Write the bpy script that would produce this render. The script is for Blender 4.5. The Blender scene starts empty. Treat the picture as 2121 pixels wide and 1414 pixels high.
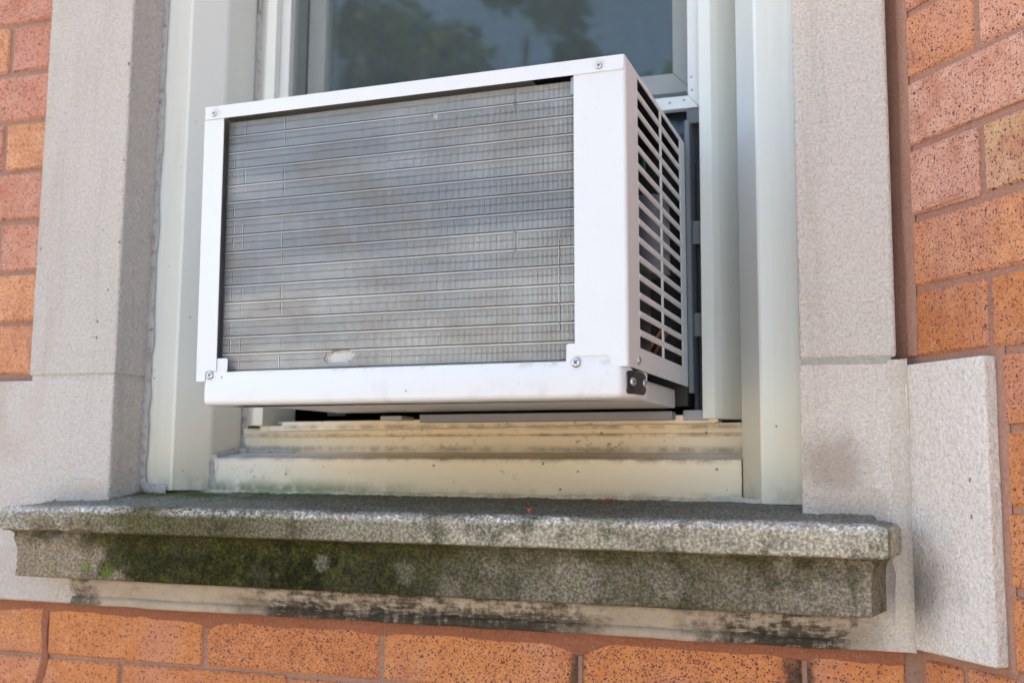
import bpy, bmesh, math, random
from mathutils import Vector, Matrix, noise
random.seed(7)
sc = bpy.context.scene
col = sc.collection
R = math.radians

# ------------------------------------------------------------------ camera
YAW, PIT, ROL = 0.31733, 0.11637, 0.00885
CAM = Vector((0.65756, -1.08532, -0.08694))
fw = Vector((-math.sin(YAW)*math.cos(PIT), math.cos(YAW)*math.cos(PIT), math.sin(PIT)))
rt = Vector((math.cos(YAW), math.sin(YAW), 0)); up = rt.cross(fw)
r2 = math.cos(ROL)*rt + math.sin(ROL)*up; u2 = -math.sin(ROL)*rt + math.cos(ROL)*up
cd = bpy.data.cameras.new('camera'); cam = bpy.data.objects.new('camera', cd); col.objects.link(cam)
m = Matrix.Identity(4)
for i in range(3):
    m[i][0] = r2[i]; m[i][1] = u2[i]; m[i][2] = -fw[i]; m[i][3] = CAM[i]
cam.matrix_world = m
cd.sensor_width = 36; cd.lens = 36*2207.2/2121
cd.clip_start = 0.02; cd.clip_end = 500
cd.dof.use_dof = True; cd.dof.focus_distance = 1.02; cd.dof.aperture_fstop = 6.3
sc.camera = cam

# ------------------------------------------------------------------ light
SUN_EL, SUN_AZ = 58.0, 216.0          # azimuth measured from -Y (out of the wall), negative = camera's left
w = bpy.data.worlds.new('World'); sc.world = w; w.use_nodes = True
nt = w.node_tree; nt.nodes.clear()
sky = nt.nodes.new('ShaderNodeTexSky'); sky.sky_type = 'NISHITA'; sky.sun_disc = False
sky.sun_elevation = R(SUN_EL); sky.air_density = 1.1; sky.dust_density = 3.0; sky.ozone_density = 1.0
sd = Vector((math.sin(R(SUN_AZ))*math.cos(R(SUN_EL)), -math.cos(R(SUN_AZ))*math.cos(R(SUN_EL)), math.sin(R(SUN_EL))))
sky.sun_rotation = math.atan2(sd.x, sd.y)
bg = nt.nodes.new('ShaderNodeBackground'); bg.inputs[1].default_value = 0.15
ow = nt.nodes.new('ShaderNodeOutputWorld')
nt.links.new(sky.outputs[0], bg.inputs[0]); nt.links.new(bg.outputs[0], ow.inputs[0])
sl = bpy.data.lights.new('sun', 'SUN'); sl.energy = 4.0; sl.angle = R(.5); sl.color = (1.0, 0.95, 0.87)
so = bpy.data.objects.new('sun', sl); col.objects.link(so)
so.rotation_euler = sd.to_track_quat('Z', 'Y').to_euler(); so.location = sd*20
sc.view_settings.view_transform = 'Standard'; sc.view_settings.look = 'None'
sc.view_settings.gamma = 1.0; sc.view_settings.exposure = 2.22
sc.render.engine = 'CYCLES'

# ------------------------------------------------------------------ material helpers
class G:
    def __init__(s, name):
        s.m = bpy.data.materials.new(name); s.m.use_nodes = True
        s.t = s.m.node_tree; s.b = s.t.nodes['Principled BSDF']
        s.pos = s.t.nodes.new('ShaderNodeNewGeometry').outputs['Position']
    def put(s, sock, v):
        if isinstance(v, bpy.types.NodeSocket): s.t.links.new(v, sock)
        elif isinstance(v, (tuple, list)) and sock.type == 'RGBA' and len(v) == 3: sock.default_value = (*v, 1)
        else: sock.default_value = v
    def n(s, typ, **kw):
        nd = s.t.nodes.new(typ)
        for k, v in kw.items(): setattr(nd, k, v)
        return nd
    def vec(s, scale=(1, 1, 1), loc=(0, 0, 0), src=None):
        nd = s.n('ShaderNodeMapping'); s.put(nd.inputs[0], src or s.pos)
        nd.inputs['Scale'].default_value = scale; nd.inputs['Location'].default_value = loc
        return nd.outputs[0]
    def noise(s, scale, detail=3, rough=.55, v=None, dist=0):
        nd = s.n('ShaderNodeTexNoise'); s.put(nd.inputs['Vector'], v or s.pos)
        nd.inputs['Scale'].default_value = scale; nd.inputs['Detail'].default_value = detail
        nd.inputs['Roughness'].default_value = rough; nd.inputs['Distortion'].default_value = dist
        return nd.outputs[0]
    def vor(s, scale, v=None, feature='F1', out='Distance', rnd=1):
        nd = s.n('ShaderNodeTexVoronoi', feature=feature); s.put(nd.inputs['Vector'], v or s.pos)
        nd.inputs['Scale'].default_value = scale; nd.inputs['Randomness'].default_value = rnd
        return nd.outputs[out]
    def ramp(s, f, stops, interp='LINEAR'):
        nd = s.n('ShaderNodeValToRGB'); s.put(nd.inputs[0], f); cr = nd.color_ramp; cr.interpolation = interp
        while len(cr.elements) < len(stops): cr.elements.new(.5)
        for e, (p, c) in zip(cr.elements, stops):
            e.position = p; e.color = (c, c, c, 1) if not isinstance(c, tuple) else (*c, 1)
        return nd.outputs[0]
    def math(s, op, a, b=0.0, c=None, clamp=False):
        nd = s.n('ShaderNodeMath', operation=op, use_clamp=clamp); s.put(nd.inputs[0], a); s.put(nd.inputs[1], b)
        if c is not None: s.put(nd.inputs[2], c)
        return nd.outputs[0]
    def step(s, v, lo, hi):
        nd = s.n('ShaderNodeMapRange', interpolation_type='SMOOTHSTEP'); s.put(nd.inputs[0], v)
        nd.inputs[1].default_value = lo; nd.inputs[2].default_value = hi
        if lo > hi:
            nd.inputs[1].default_value = hi; nd.inputs[2].default_value = lo
            nd.inputs[3].default_value = 1; nd.inputs[4].default_value = 0
        return nd.outputs[0]
    def mix(s, f, a, b, blend='MIX'):
        nd = s.n('ShaderNodeMix', data_type='RGBA', blend_type=blend)
        s.put(nd.inputs[0], f); s.put(nd.inputs[6], a); s.put(nd.inputs[7], b)
        return nd.outputs[2]
    def xyz(s, src=None):
        nd = s.n('ShaderNodeSeparateXYZ'); s.put(nd.inputs[0], src or s.pos); return nd.outputs
    def dist(s, p):
        nd = s.n('ShaderNodeVectorMath', operation='DISTANCE'); s.put(nd.inputs[0], s.pos); nd.inputs[1].default_value = p
        return nd.outputs['Value']
    def bump(s, h, dist=.001, strength=1.0, prev=None):
        nd = s.n('ShaderNodeBump'); nd.inputs['Strength'].default_value = strength; nd.inputs['Distance'].default_value = dist
        s.put(nd.inputs['Height'], h)
        if prev is not None: s.put(nd.inputs['Normal'], prev)
        return nd.outputs[0]
    def done(s, color, rough=.5, normal=None, metal=0, spec=None):
        s.put(s.b.inputs['Base Color'], color); s.put(s.b.inputs['Roughness'], rough); s.put(s.b.inputs['Metallic'], metal)
        if spec is not None: s.put(s.b.inputs['Specular IOR Level'], spec)
        if normal is not None: s.put(s.b.inputs['Normal'], normal)
        return s.m

def mat_simple(name, c, rough=.5, metal=0, var=.06, nscale=30, bump=0):
    g = G(name)
    f = g.noise(nscale, 4)
    d = tuple(x*(1-var*2) for x in c)
    cc = g.mix(f, d, c)
    nrm = g.bump(g.noise(nscale*8, 3), bump) if bump else None
    return g.done(cc, rough, nrm, metal)

def mat_white():
    g = G('white_enamel')
    f = g.noise(9, 4)
    c = g.mix(f, (.60, .61, .625), (.655, .665, .68))
    # small dark chips and specks of dirt
    sp = g.vor(95, g.vec((1, 1, .55))); keep = g.vor(95, g.vec((1, 1, .55)), out='Color')
    k = g.step(g.xyz(keep)[0], .80, .84)
    z = g.xyz()[2]
    low = g.step(z, .03, .0)
    dots = g.math('MULTIPLY', g.math('MULTIPLY', g.step(sp, .12, .05), k), g.math('ADD', g.math('MULTIPLY', low, .8), .12))
    c = g.mix(dots, c, (.16, .14, .12))
    gr = g.math('MULTIPLY', g.step(g.noise(26, 5, .65), .52, .75), g.math('MULTIPLY', g.step(z, .0, -.028), .45))
    c = g.mix(gr, c, (.42, .36, .28))
    strk = g.step(g.noise(34, 5, .65, g.vec((1, 1, .10))), .54, .78)
    c = g.mix(g.math('MULTIPLY', strk, .16), c, (.42, .40, .36))
    dz = g.math('ABSOLUTE', g.math('SUBTRACT', z, .0075))
    c = g.mix(g.math('MULTIPLY', g.math('MULTIPLY', g.step(dz, .006, 0), g.step(g.noise(60, 5, .7), .48, .68)), .45), c, (.34, .27, .19))
    for p in ((.0166, -.137, .0035), (.411, -.1475, .0085), (.0125, -.138, .284), (.434, -.150, .286)):
        d = g.math('ADD', g.dist(p), g.math('MULTIPLY', g.noise(140, 4, .7), .008))
        c = g.mix(g.math('MULTIPLY', g.step(d, .0115, .007), .3), c, (.42, .28, .17))
    n = g.bump(g.noise(700, 2), .00006)
    n = g.bump(g.noise(9, 2), .002, .25, n)
    return g.done(c, .36, n)

def mat_cream():
    g = G('cream_aluminium')
    x, y, z = g.xyz()
    f = g.noise(6, 4)
    c = g.mix(f, (.615, .625, .58), (.68, .69, .645))
    yel = g.math('MULTIPLY', g.step(z, .05, -.12), .55)
    c = g.mix(yel, c, (.60, .54, .40))
    sp = g.vor(75); keep = g.xyz(g.vor(75, out='Color'))[0]
    dots = g.math('MULTIPLY', g.step(sp, .12, .06), g.step(keep, .86, .9))
    c = g.mix(g.math('MULTIPLY', dots, .8), c, (.10, .09, .07))
    stre = g.step(g.noise(40, 5, .6, g.vec((1, 1, .12))), .55, .8)
    c = g.mix(g.math('MULTIPLY', stre, .16), c, (.30, .28, .22))
    alg = g.math('MULTIPLY', g.step(z, -.09, -.122), g.step(g.noise(60, 4), .42, .62))
    c = g.mix(g.math('MULTIPLY', alg, .35), c, (.25, .25, .14))
    return g.done(c, .3, g.bump(g.noise(12, 2), .0006, .5))

def mat_trim():
    """stained beige sill members of the window"""
    g = G('beige_sill_aluminium')
    x, y, z = g.xyz()
    f = g.noise(7, 4, .6, g.vec((1, 1, 3)))
    c = g.mix(f, (.68, .545, .37), (.78, .65, .47))
    c = g.mix(g.step(x, .06, -.12), c, (.68, .64, .55))
    c = g.mix(g.math('MULTIPLY', g.step(x, .42, .56), .55), c, (.72, .65, .52))
    # grime in spots and drips
    n1 = g.noise(120, 6, .75)
    clus = g.noise(14, 3, .5)
    gr = g.math('MULTIPLY', g.step(n1, .56, .68), g.step(clus, .50, .62))
    c = g.mix(g.math('MULTIPLY', gr, .85), c, (.10, .075, .045))
    sp = g.vor(95); keep = g.xyz(g.vor(95, out='Color'))[0]
    dots = g.math('MULTIPLY', g.step(sp, .2, .1), g.step(keep, .86, .9))
    c = g.mix(g.math('MULTIPLY', dots, .8), c, (.07, .055, .035))
    # grime gathered along the ledge line and the base
    for z0, wd, am in ((-.0785, .007, .65), (-.066, .006, .55), (-.0485, .0035, .6), (-.0385, .005, .6), (-.122, .012, .45)):
        dz = g.math('ABSOLUTE', g.math('SUBTRACT', z, z0))
        mk = g.math('MULTIPLY', g.step(dz, wd, 0), g.step(g.noise(48, 6, .7), .36, .66))
        c = g.mix(g.math('MULTIPLY', mk, am), c, (.085, .065, .045))
    # algae at the left base
    al = g.math('MULTIPLY', g.math('MULTIPLY', g.step(z, -.100, -.119), g.step(x, .22, .0)), g.step(g.noise(34, 5, .65), .32, .56))
    c = g.mix(g.math('MULTIPLY', al, .85), c, (.16, .19, .07))
    spk = g.math('MULTIPLY', g.step(x, .05, -.1), g.step(g.noise(70, 6, .7, g.vec((1, 1, .5))), .54, .7))
    c = g.mix(g.math('MULTIPLY', spk, .5), c, (.25, .23, .18))
    return g.done(c, .42, g.bump(g.noise(90, 4), .0004, .6))

def mat_stone():
    g = G('sandy_limestone')
    x, y, z = g.xyz()
    big = g.noise(4, 4, .55); med = g.noise(22, 4, .6)
    c = g.mix(big, (.61, .555, .505), (.75, .695, .635))
    c = g.mix(g.math('MULTIPLY', med, .35), c, (.76, .72, .685))
    fine = g.noise(380, 4, .65)
    c = g.mix(g.ramp(fine, [(.34, .62), (.54, 0.0)]), c, (.42, .36, .31))
    c = g.mix(g.ramp(g.noise(210, 4, .65), [(.34, .3), (.54, 0.0)]), c, (.44, .385, .34))
    grain = g.step(g.vor(520), .5, .1)
    c = g.mix(g.math('MULTIPLY', grain, .35), c, (.78, .75, .72))
    st = g.step(g.noise(30, 5, .65, g.vec((1, 1, .07))), .50, .74)
    c = g.mix(g.math('MULTIPLY', st, .22), c, (.33, .285, .245))
    c = g.mix(g.math('MULTIPLY', g.step(g.noise(6, 4, .6), .52, .72), .22), c, (.44, .36, .29))
    # brown damp patch low on the right jamb, pinkish patch plaster above the sill
    p = g.math('ADD', g.dist((.628, 0, -.085)), g.math('MULTIPLY', g.noise(30, 4), .05))
    c = g.mix(g.math('MULTIPLY', g.step(p, .075, .035), .55), c, (.27, .205, .15))
    # grey biofilm in the corner beside the sill end
    q = g.math('ADD', g.dist((.705, -.01, -.19)), g.math('MULTIPLY', g.noise(28, 4), .05))
    c = g.mix(g.math('MULTIPLY', g.step(q, .090, .025), .8), c, (.12, .112, .10))
    q2 = g.math('ADD', g.dist((.63, 0, -.25)), g.math('MULTIPLY', g.noise(40, 4), .04))
    c = g.mix(g.math('MULTIPLY', g.step(q2, .085, .03), .6), c, (.17, .135, .09))
    # pink brick dust on the left quoin
    pk = g.math('MULTIPLY', g.step(x, -.30, -.37), g.step(g.noise(12, 3), .4, .65))
    c = g.mix(g.math('MULTIPLY', pk, .4), c, (.56, .39, .32))
    # pits
    pv = g.vor(75, g.vec((1, 1, .6))); pk2 = g.xyz(g.vor(75, g.vec((1, 1, .6)), out='Color'))[0]
    pit = g.math('MULTIPLY', g.step(pv, .13, .05), g.step(pk2, .90, .93))
    c = g.mix(g.math('MULTIPLY', pit, .8), c, (.12, .09, .07))
    h = g.math('ADD', g.math('MULTIPLY', g.noise(400, 4, .65), .8), g.math('MULTIPLY', g.noise(150, 4, .6), 1.1))
    n = g.bump(h, .0056, 1.0)
    n = g.bump(pit, -.0015, 1, n)
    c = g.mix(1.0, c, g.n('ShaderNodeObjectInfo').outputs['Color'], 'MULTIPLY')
    return g.done(c, .88, n, spec=.2)

def mat_sill():
    g = G('weathered_sill_stone')
    x, y, z = g.xyz()
    fine = g.noise(330, 4, .65); med = g.noise(34, 5, .65); big = g.noise(9, 5, .65)
    t = g.math('ADD', g.math('ADD', x, .31), g.math('MULTIPLY', g.math('SUBTRACT', med, .5), .10))
    t = g.math('ADD', t, g.math('MULTIPLY', g.math('SUBTRACT', big, .5), .16))
    nose = g.ramp(t, [(.04, (.50, .49, .48)), (.12, (.33, .30, .25)), (.17, (.135, .125, .066)), (.33, (.16, .15, .10)), (.45, (.33, .315, .27)),
                      (.62, (.56, .545, .50)), (.78, (.42, .405, .35)), (.92, (.60, .57, .52))])
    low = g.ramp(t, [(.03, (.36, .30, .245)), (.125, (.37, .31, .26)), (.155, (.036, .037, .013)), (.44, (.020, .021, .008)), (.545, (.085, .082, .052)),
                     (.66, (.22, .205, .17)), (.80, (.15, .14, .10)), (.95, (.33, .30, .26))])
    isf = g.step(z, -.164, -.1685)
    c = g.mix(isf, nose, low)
    # dark film settled in blotches, thicker under the nosing
    bl = g.step(g.math('ADD', g.math('MULTIPLY', g.noise(19, 6, .72), .6), g.math('MULTIPLY', g.noise(38, 5, .65, g.vec((1, 1, .15))), .4)), .48, .60)
    c = g.mix(g.math('MULTIPLY', bl, g.math('MULTIPLY', g.step(x, -.26, -.15), .74)), c, (.075, .072, .045))
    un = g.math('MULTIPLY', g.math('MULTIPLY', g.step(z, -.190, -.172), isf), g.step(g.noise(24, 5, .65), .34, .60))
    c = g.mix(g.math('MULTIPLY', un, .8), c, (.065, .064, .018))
    ol = g.math('MULTIPLY', g.math('MULTIPLY', g.step(g.noise(85, 6, .75), .46, .64), g.step(x, .38, .16)), g.math('MULTIPLY', isf, g.step(x, -.2, -.14)))
    c = g.mix(g.math('MULTIPLY', ol, .55), c, (.115, .125, .026))
    # bright moss
    for (px, pz, r, a) in ((-.163, -.209, .027, .95), (-.195, -.207, .030, .7), (-.12, -.186, .018, .5), (-.05, -.18, .016, .4), (-.24, -.212, .026, .45), (-.21, -.19, .02, .3), (.36, -.213, .009, .6), (.30, -.183, .008, .5)):
        d = g.math('ADD', g.dist((px, -.055, pz)), g.math('MULTIPLY', g.noise(85, 5, .7), .03))
        c = g.mix(g.math('MULTIPLY', g.step(d, r, r*.45), a), c, g.mix(med, (.08, .13, .012), (.20, .27, .04)))
    # pale lichen rings with ragged outlines
    for (px, pz, r, a) in ((.108, -.190, .010, .45), (.205, -.197, .014, .3), (.30, -.188, .013, .3), (.388, -.200, .030, .5), (.345, -.210, .018, .35),
                           (.255, -.212, .018, .35), (.478, -.196, .020, .45)):
        d = g.math('ADD', g.dist((px, -.055, pz)), g.math('MULTIPLY', g.math('SUBTRACT', g.noise(75, 5, .7), .5), .034))
        c = g.mix(g.math('MULTIPLY', g.step(d, r, r*.6), a), c, g.mix(fine, (.24, .21, .19), (.40, .36, .335)))
        c = g.mix(g.math('MULTIPLY', g.step(d, r*.5, r*.2), a*.5), c, (.21, .25, .11))
    # worn pale arris along the front top edge
    ar = g.math('MULTIPLY', g.step(g.math('ABSOLUTE', g.math('ADD', z, .1388)), .0078, .002), g.step(y, -.036, -.052))
    ar = g.math('MULTIPLY', g.math('MULTIPLY', ar, g.step(g.noise(14, 5, .65), .34, .62)), g.step(g.noise(260, 4, .7), .36, .60))
    c = g.mix(g.math('MULTIPLY', ar, .8), c, (1.0, 1.02, 1.12))
    # top: grey film with green towards the window on the left
    tp = g.math('MULTIPLY', g.step(y, -.066, -.052), g.step(z, -.1405, -.1365))
    tcol = g.mix(med, (.15, .148, .13), (.34, .33, .30))
    tcol = g.mix(g.math('MULTIPLY', g.math('MULTIPLY', g.step(x, .25, -.1), g.step(y, -.01, .045)), g.step(g.noise(30, 4, .6), .3, .6)), tcol, (.085, .12, .03))
    c = g.mix(g.math('MULTIPLY', tp, .9), c, tcol)
    # sand grains
    c = g.mix(g.ramp(fine, [(.38, .8), (.50, 0.0)]), c, g.mix(1.0, c, (.5, .5, .47), 'MULTIPLY'))
    c = g.mix(g.ramp(fine, [(.50, 0), (.62, 1)]), c, g.mix(1.0, c, (1.6, 1.6, 1.57), 'MULTIPLY'))
    c = g.mix(1.0, c, (.68, .64, .55), 'MULTIPLY')
    n = g.bump(g.noise(420, 4, .7), .0022, .9)
    return g.done(c, .92, n, spec=.12)

def mat_strip():
    g = G('stained_moulding')
    x, y, z = g.xyz()
    c = g.mix(g.noise(26, 5, .65, g.vec((.6, 1, 1))), (.36, .30, .235), (.52, .455, .385))
    c = g.mix(g.math('MULTIPLY', g.step(g.noise(70, 5, .7, g.vec((1, 1, .5))), .5, .66), .45), c, (.38, .27, .16))
    e = g.math('ADD', x, g.math('MULTIPLY', g.math('SUBTRACT', g.noise(38, 6, .75), .5), .16))
    k1 = g.math('MULTIPLY', g.step(e, -.05, .05), g.step(e, .45, .34)); k2 = g.math('MULTIPLY', g.step(e, .47, .53), g.step(e, .68, .62))
    k3 = g.math('MULTIPLY', g.step(e, -.205, -.24), .8)
    k = g.math('MAXIMUM', g.math('MAXIMUM', k1, k2), k3)
    hs = g.noise(120, 7, .75, g.vec((.55, 1, 1.0))); dr = g.noise(130, 5, .65, g.vec((1, 1, .10))); hz_ = g.noise(240, 4, .65, g.vec((.08, 1, 1)))
    f = g.math('ADD', g.math('ADD', g.math('MULTIPLY', hs, .45), g.math('MULTIPLY', dr, .3)), g.math('MULTIPLY', hz_, .25))
    f = g.math('ADD', f, g.math('MULTIPLY', g.step(z, -.232, -.252), .10))
    m = g.step(f, .43, .60)
    c = g.mix(g.math('MULTIPLY', g.math('MULTIPLY', k, m), .96), c, g.mix(hs, (.014, .013, .012), (.06, .048, .036)))
    c = g.mix(g.math('MULTIPLY', g.step(hs, .52, .68), .4), c, (.20, .155, .105))
    return g.done(c, .88, g.bump(g.math('ADD', hs, g.noise(420, 4, .7)), .0016, .9), spec=.12)

def mat_brick():
    g = G('speckled_brick')
    oi = g.n('ShaderNodeObjectInfo')
    base = oi.outputs['Color']
    f = g.noise(45, 5, .65); big = g.noise(11, 3)
    c = g.mix(g.ramp(f, [(.3, .55), (.62, 0)]), base, (.44, .13, .04))
    c = g.mix(g.math('MULTIPLY', g.step(g.noise(150, 4, .65), .5, .7), .35), c, (.66, .38, .24))
    c = g.mix(g.math('MULTIPLY', g.step(big, .46, .72), .45), c, (.52, .26, .20))
    c = g.mix(g.math('MULTIPLY', g.step(g.noise(23, 5, .7), .50, .70), .5), c, (.38, .12, .055))
    fine = g.noise(500, 4, .7)
    c = g.mix(g.ramp(fine, [(.35, .4), (.62, 0)]), c, (.22, .07, .035))
    for scl, th, kp, a in ((300, .37, .52, .9), (150, .23, .76, .9), (520, .47, .42, .75)):
        vv = g.vec((1, 1, 1), (scl*.01, .3, .7))
        d = g.math('ADD', g.vor(scl, vv), g.math('MULTIPLY', g.math('SUBTRACT', g.noise(scl*2.2, 3, .6, vv), .5), .75))
        k = g.xyz(g.vor(scl, vv, out='Color'))[1]
        s_ = g.math('MULTIPLY', g.step(d, th, th*.55), g.step(k, kp, kp+.04))
        c = g.mix(g.math('MULTIPLY', s_, a), c, (.085, .035, .045))
    # soot beside the joints under the sill's drip
    x, y, z = g.xyz()
    for px in (.372, .588, .60):
        d = g.math('ADD', g.math('ABSOLUTE', g.math('SUBTRACT', x, px)), g.math('MULTIPLY', g.noise(50, 4, .65), .03))
        c = g.mix(g.math('MULTIPLY', g.math('MULTIPLY', g.step(d, .028, .018), g.step(z, -.25, -.285)), .8), c, (.03, .024, .022))
    h = g.math('ADD', g.noise(300, 4, .7), g.math('MULTIPLY', g.noise(60, 3), .8))
    return g.done(c, .8, g.bump(h, .0009, .8), spec=.25)

def mat_mortar(name, a, b2):
    g = G(name)
    c = g.mix(g.noise(28, 4, .6), a, b2)
    c = g.mix(g.math('MULTIPLY', g.step(g.vor(300), .25, .1), .25), c, (.50, .40, .34))
    c = g.mix(g.ramp(g.noise(350, 3, .7), [(.3, .5), (.6, 0)]), c, tuple(v*.5 for v in a))
    return g.done(c, .9, g.bump(g.noise(260, 5, .7), .0012, .9), spec=.15)

def mat_caulk():
    g = G('grey_caulk')
    f = g.noise(50, 5, .65)
    c = g.mix(f, (.26, .24, .225), (.46, .45, .45))
    c = g.mix(g.math('MULTIPLY', g.step(g.noise(110, 5, .75), .5, .66), .8), c, (.12, .10, .085))
    return g.done(c, .6, g.bump(g.noise(120, 4), .001, .7))

def mat_fins():
    g = G('fin_aluminium')
    x, y, z = g.xyz()
    f = g.noise(7, 4, .6, g.vec((.22, 1, 1.5)))
    c = g.mix(g.step(f, .36, .64), (.33, .355, .39), (.57, .565, .55))
    dust = g.step(g.noise(16, 6, .72, g.vec((.45, 1, .8))), .42, .68)
    c = g.mix(g.math('MULTIPLY', dust, .5), c, (.33, .28, .235))
    ver = g.step(g.noise(70, 4, .65, g.vec((1, 1, .12))), .52, .75)
    c = g.mix(g.math('MULTIPLY', ver, .25), c, (.66, .67, .70))
    return g.done(c, .45, None, .5)

def mat_mesh():
    g = G('screen_wire')
    return g.done(g.mix(g.noise(80, 3), (.09, .125, .13), (.15, .19, .195)), .5)

def mat_glass():
    g = G('window_glass')
    t = g.t; t.nodes.remove(g.b)
    fr = g.n('ShaderNodeFresnel'); fr.inputs[0].default_value = 1.52
    tr = g.n('ShaderNodeBsdfTransparent'); tr.inputs[0].default_value = (.93, .95, .94, 1)
    gl = g.n('ShaderNodeBsdfGlossy'); gl.inputs['Roughness'].default_value = .028
    g.put(gl.inputs['Normal'], g.bump(g.noise(3.5, 2), .0012, .35))
    mx = g.n('ShaderNodeMixShader'); g.put(mx.inputs[0], g.math('MULTIPLY', fr.outputs[0], 1.0))
    g.put(mx.inputs[1], tr.outputs[0]); g.put(mx.inputs[2], gl.outputs[0])
    t.links.new(mx.outputs[0], t.nodes['Material Output'].inputs[0])
    return g.m

def mat_leaf(name, a, b2):
    g = G(name)
    f = g.noise(1.2, 3)
    return g.done(g.mix(f, a, b2), .55)

M = dict(
    white=mat_white(), cream=mat_cream(), trim=mat_trim(), stone=mat_stone(), sill=mat_sill(), strip=mat_strip(), brick=mat_brick(),
    mortar=mat_mortar('pink_mortar', (.27, .155, .11), (.37, .235, .18)), rosemortar=mat_mortar('rose_mortar', (.33, .165, .115), (.41, .235, .175)), redmortar=mat_mortar('red_brown_mortar', (.24, .085, .045), (.33, .14, .085)),
    greymortar=mat_mortar('grey_mortar', (.32, .30, .265), (.44, .42, .37)), palemortar=mat_mortar('pale_mortar', (.50, .46, .38), (.66, .63, .56)),
    caulk=mat_caulk(), fins=mat_fins(), mesh=mat_mesh(), glass=mat_glass(),
    screw=mat_simple('zinc_screw', (.55, .56, .58), .32, .9, .1, 300), slot=mat_simple('screw_recess', (.06, .08, .09), .5, .5),
    black=mat_simple('black_plastic_and_shade', (.018, .017, .019), .5, 0, .2, 90, .0005), darkgrey=mat_simple('dark_grey_plastic', (.10, .105, .115), .55),
    grey=mat_simple('grey_painted_steel', (.34, .345, .37), .45, 0, .12, 25), curtain=mat_simple('grey_vinyl', (.13, .145, .165), .5, 0, .1, 20),
    darksteel=mat_simple('dull_grey_steel', (.20, .20, .225), .5, 0, .12, 25), galv=mat_simple('galvanised_steel', (.42, .43, .45), .42, .7, .15, 30), copper=mat_simple('copper', (.45, .20, .10), .35, .9),
    green=mat_simple('green_wire', (.01, .22, .12), .4), yellow=mat_simple('yellow_tag', (.6, .6, .03), .5),
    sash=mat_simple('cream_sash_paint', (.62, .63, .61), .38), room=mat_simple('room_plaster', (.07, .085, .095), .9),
    ground=mat_simple('bounce_pavement', (.47, .395, .295), .9, 0, .15, 2, .002),
    grass=mat_simple('lawn', (.07, .11, .035), .9, 0, .2, 3, .01), bark=mat_simple('bark', (.10, .075, .055), .9, 0, .25, 8, .01),
    leafA=mat_leaf('leaf_green', (.09, .17, .03), (.17, .25, .05)), leafred=mat_simple('dry_red_leaf', (.42, .09, .05), .6),
    leafB=mat_leaf('leaf_yellow_green', (.13, .17, .04), (.20, .22, .07)),
)

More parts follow.
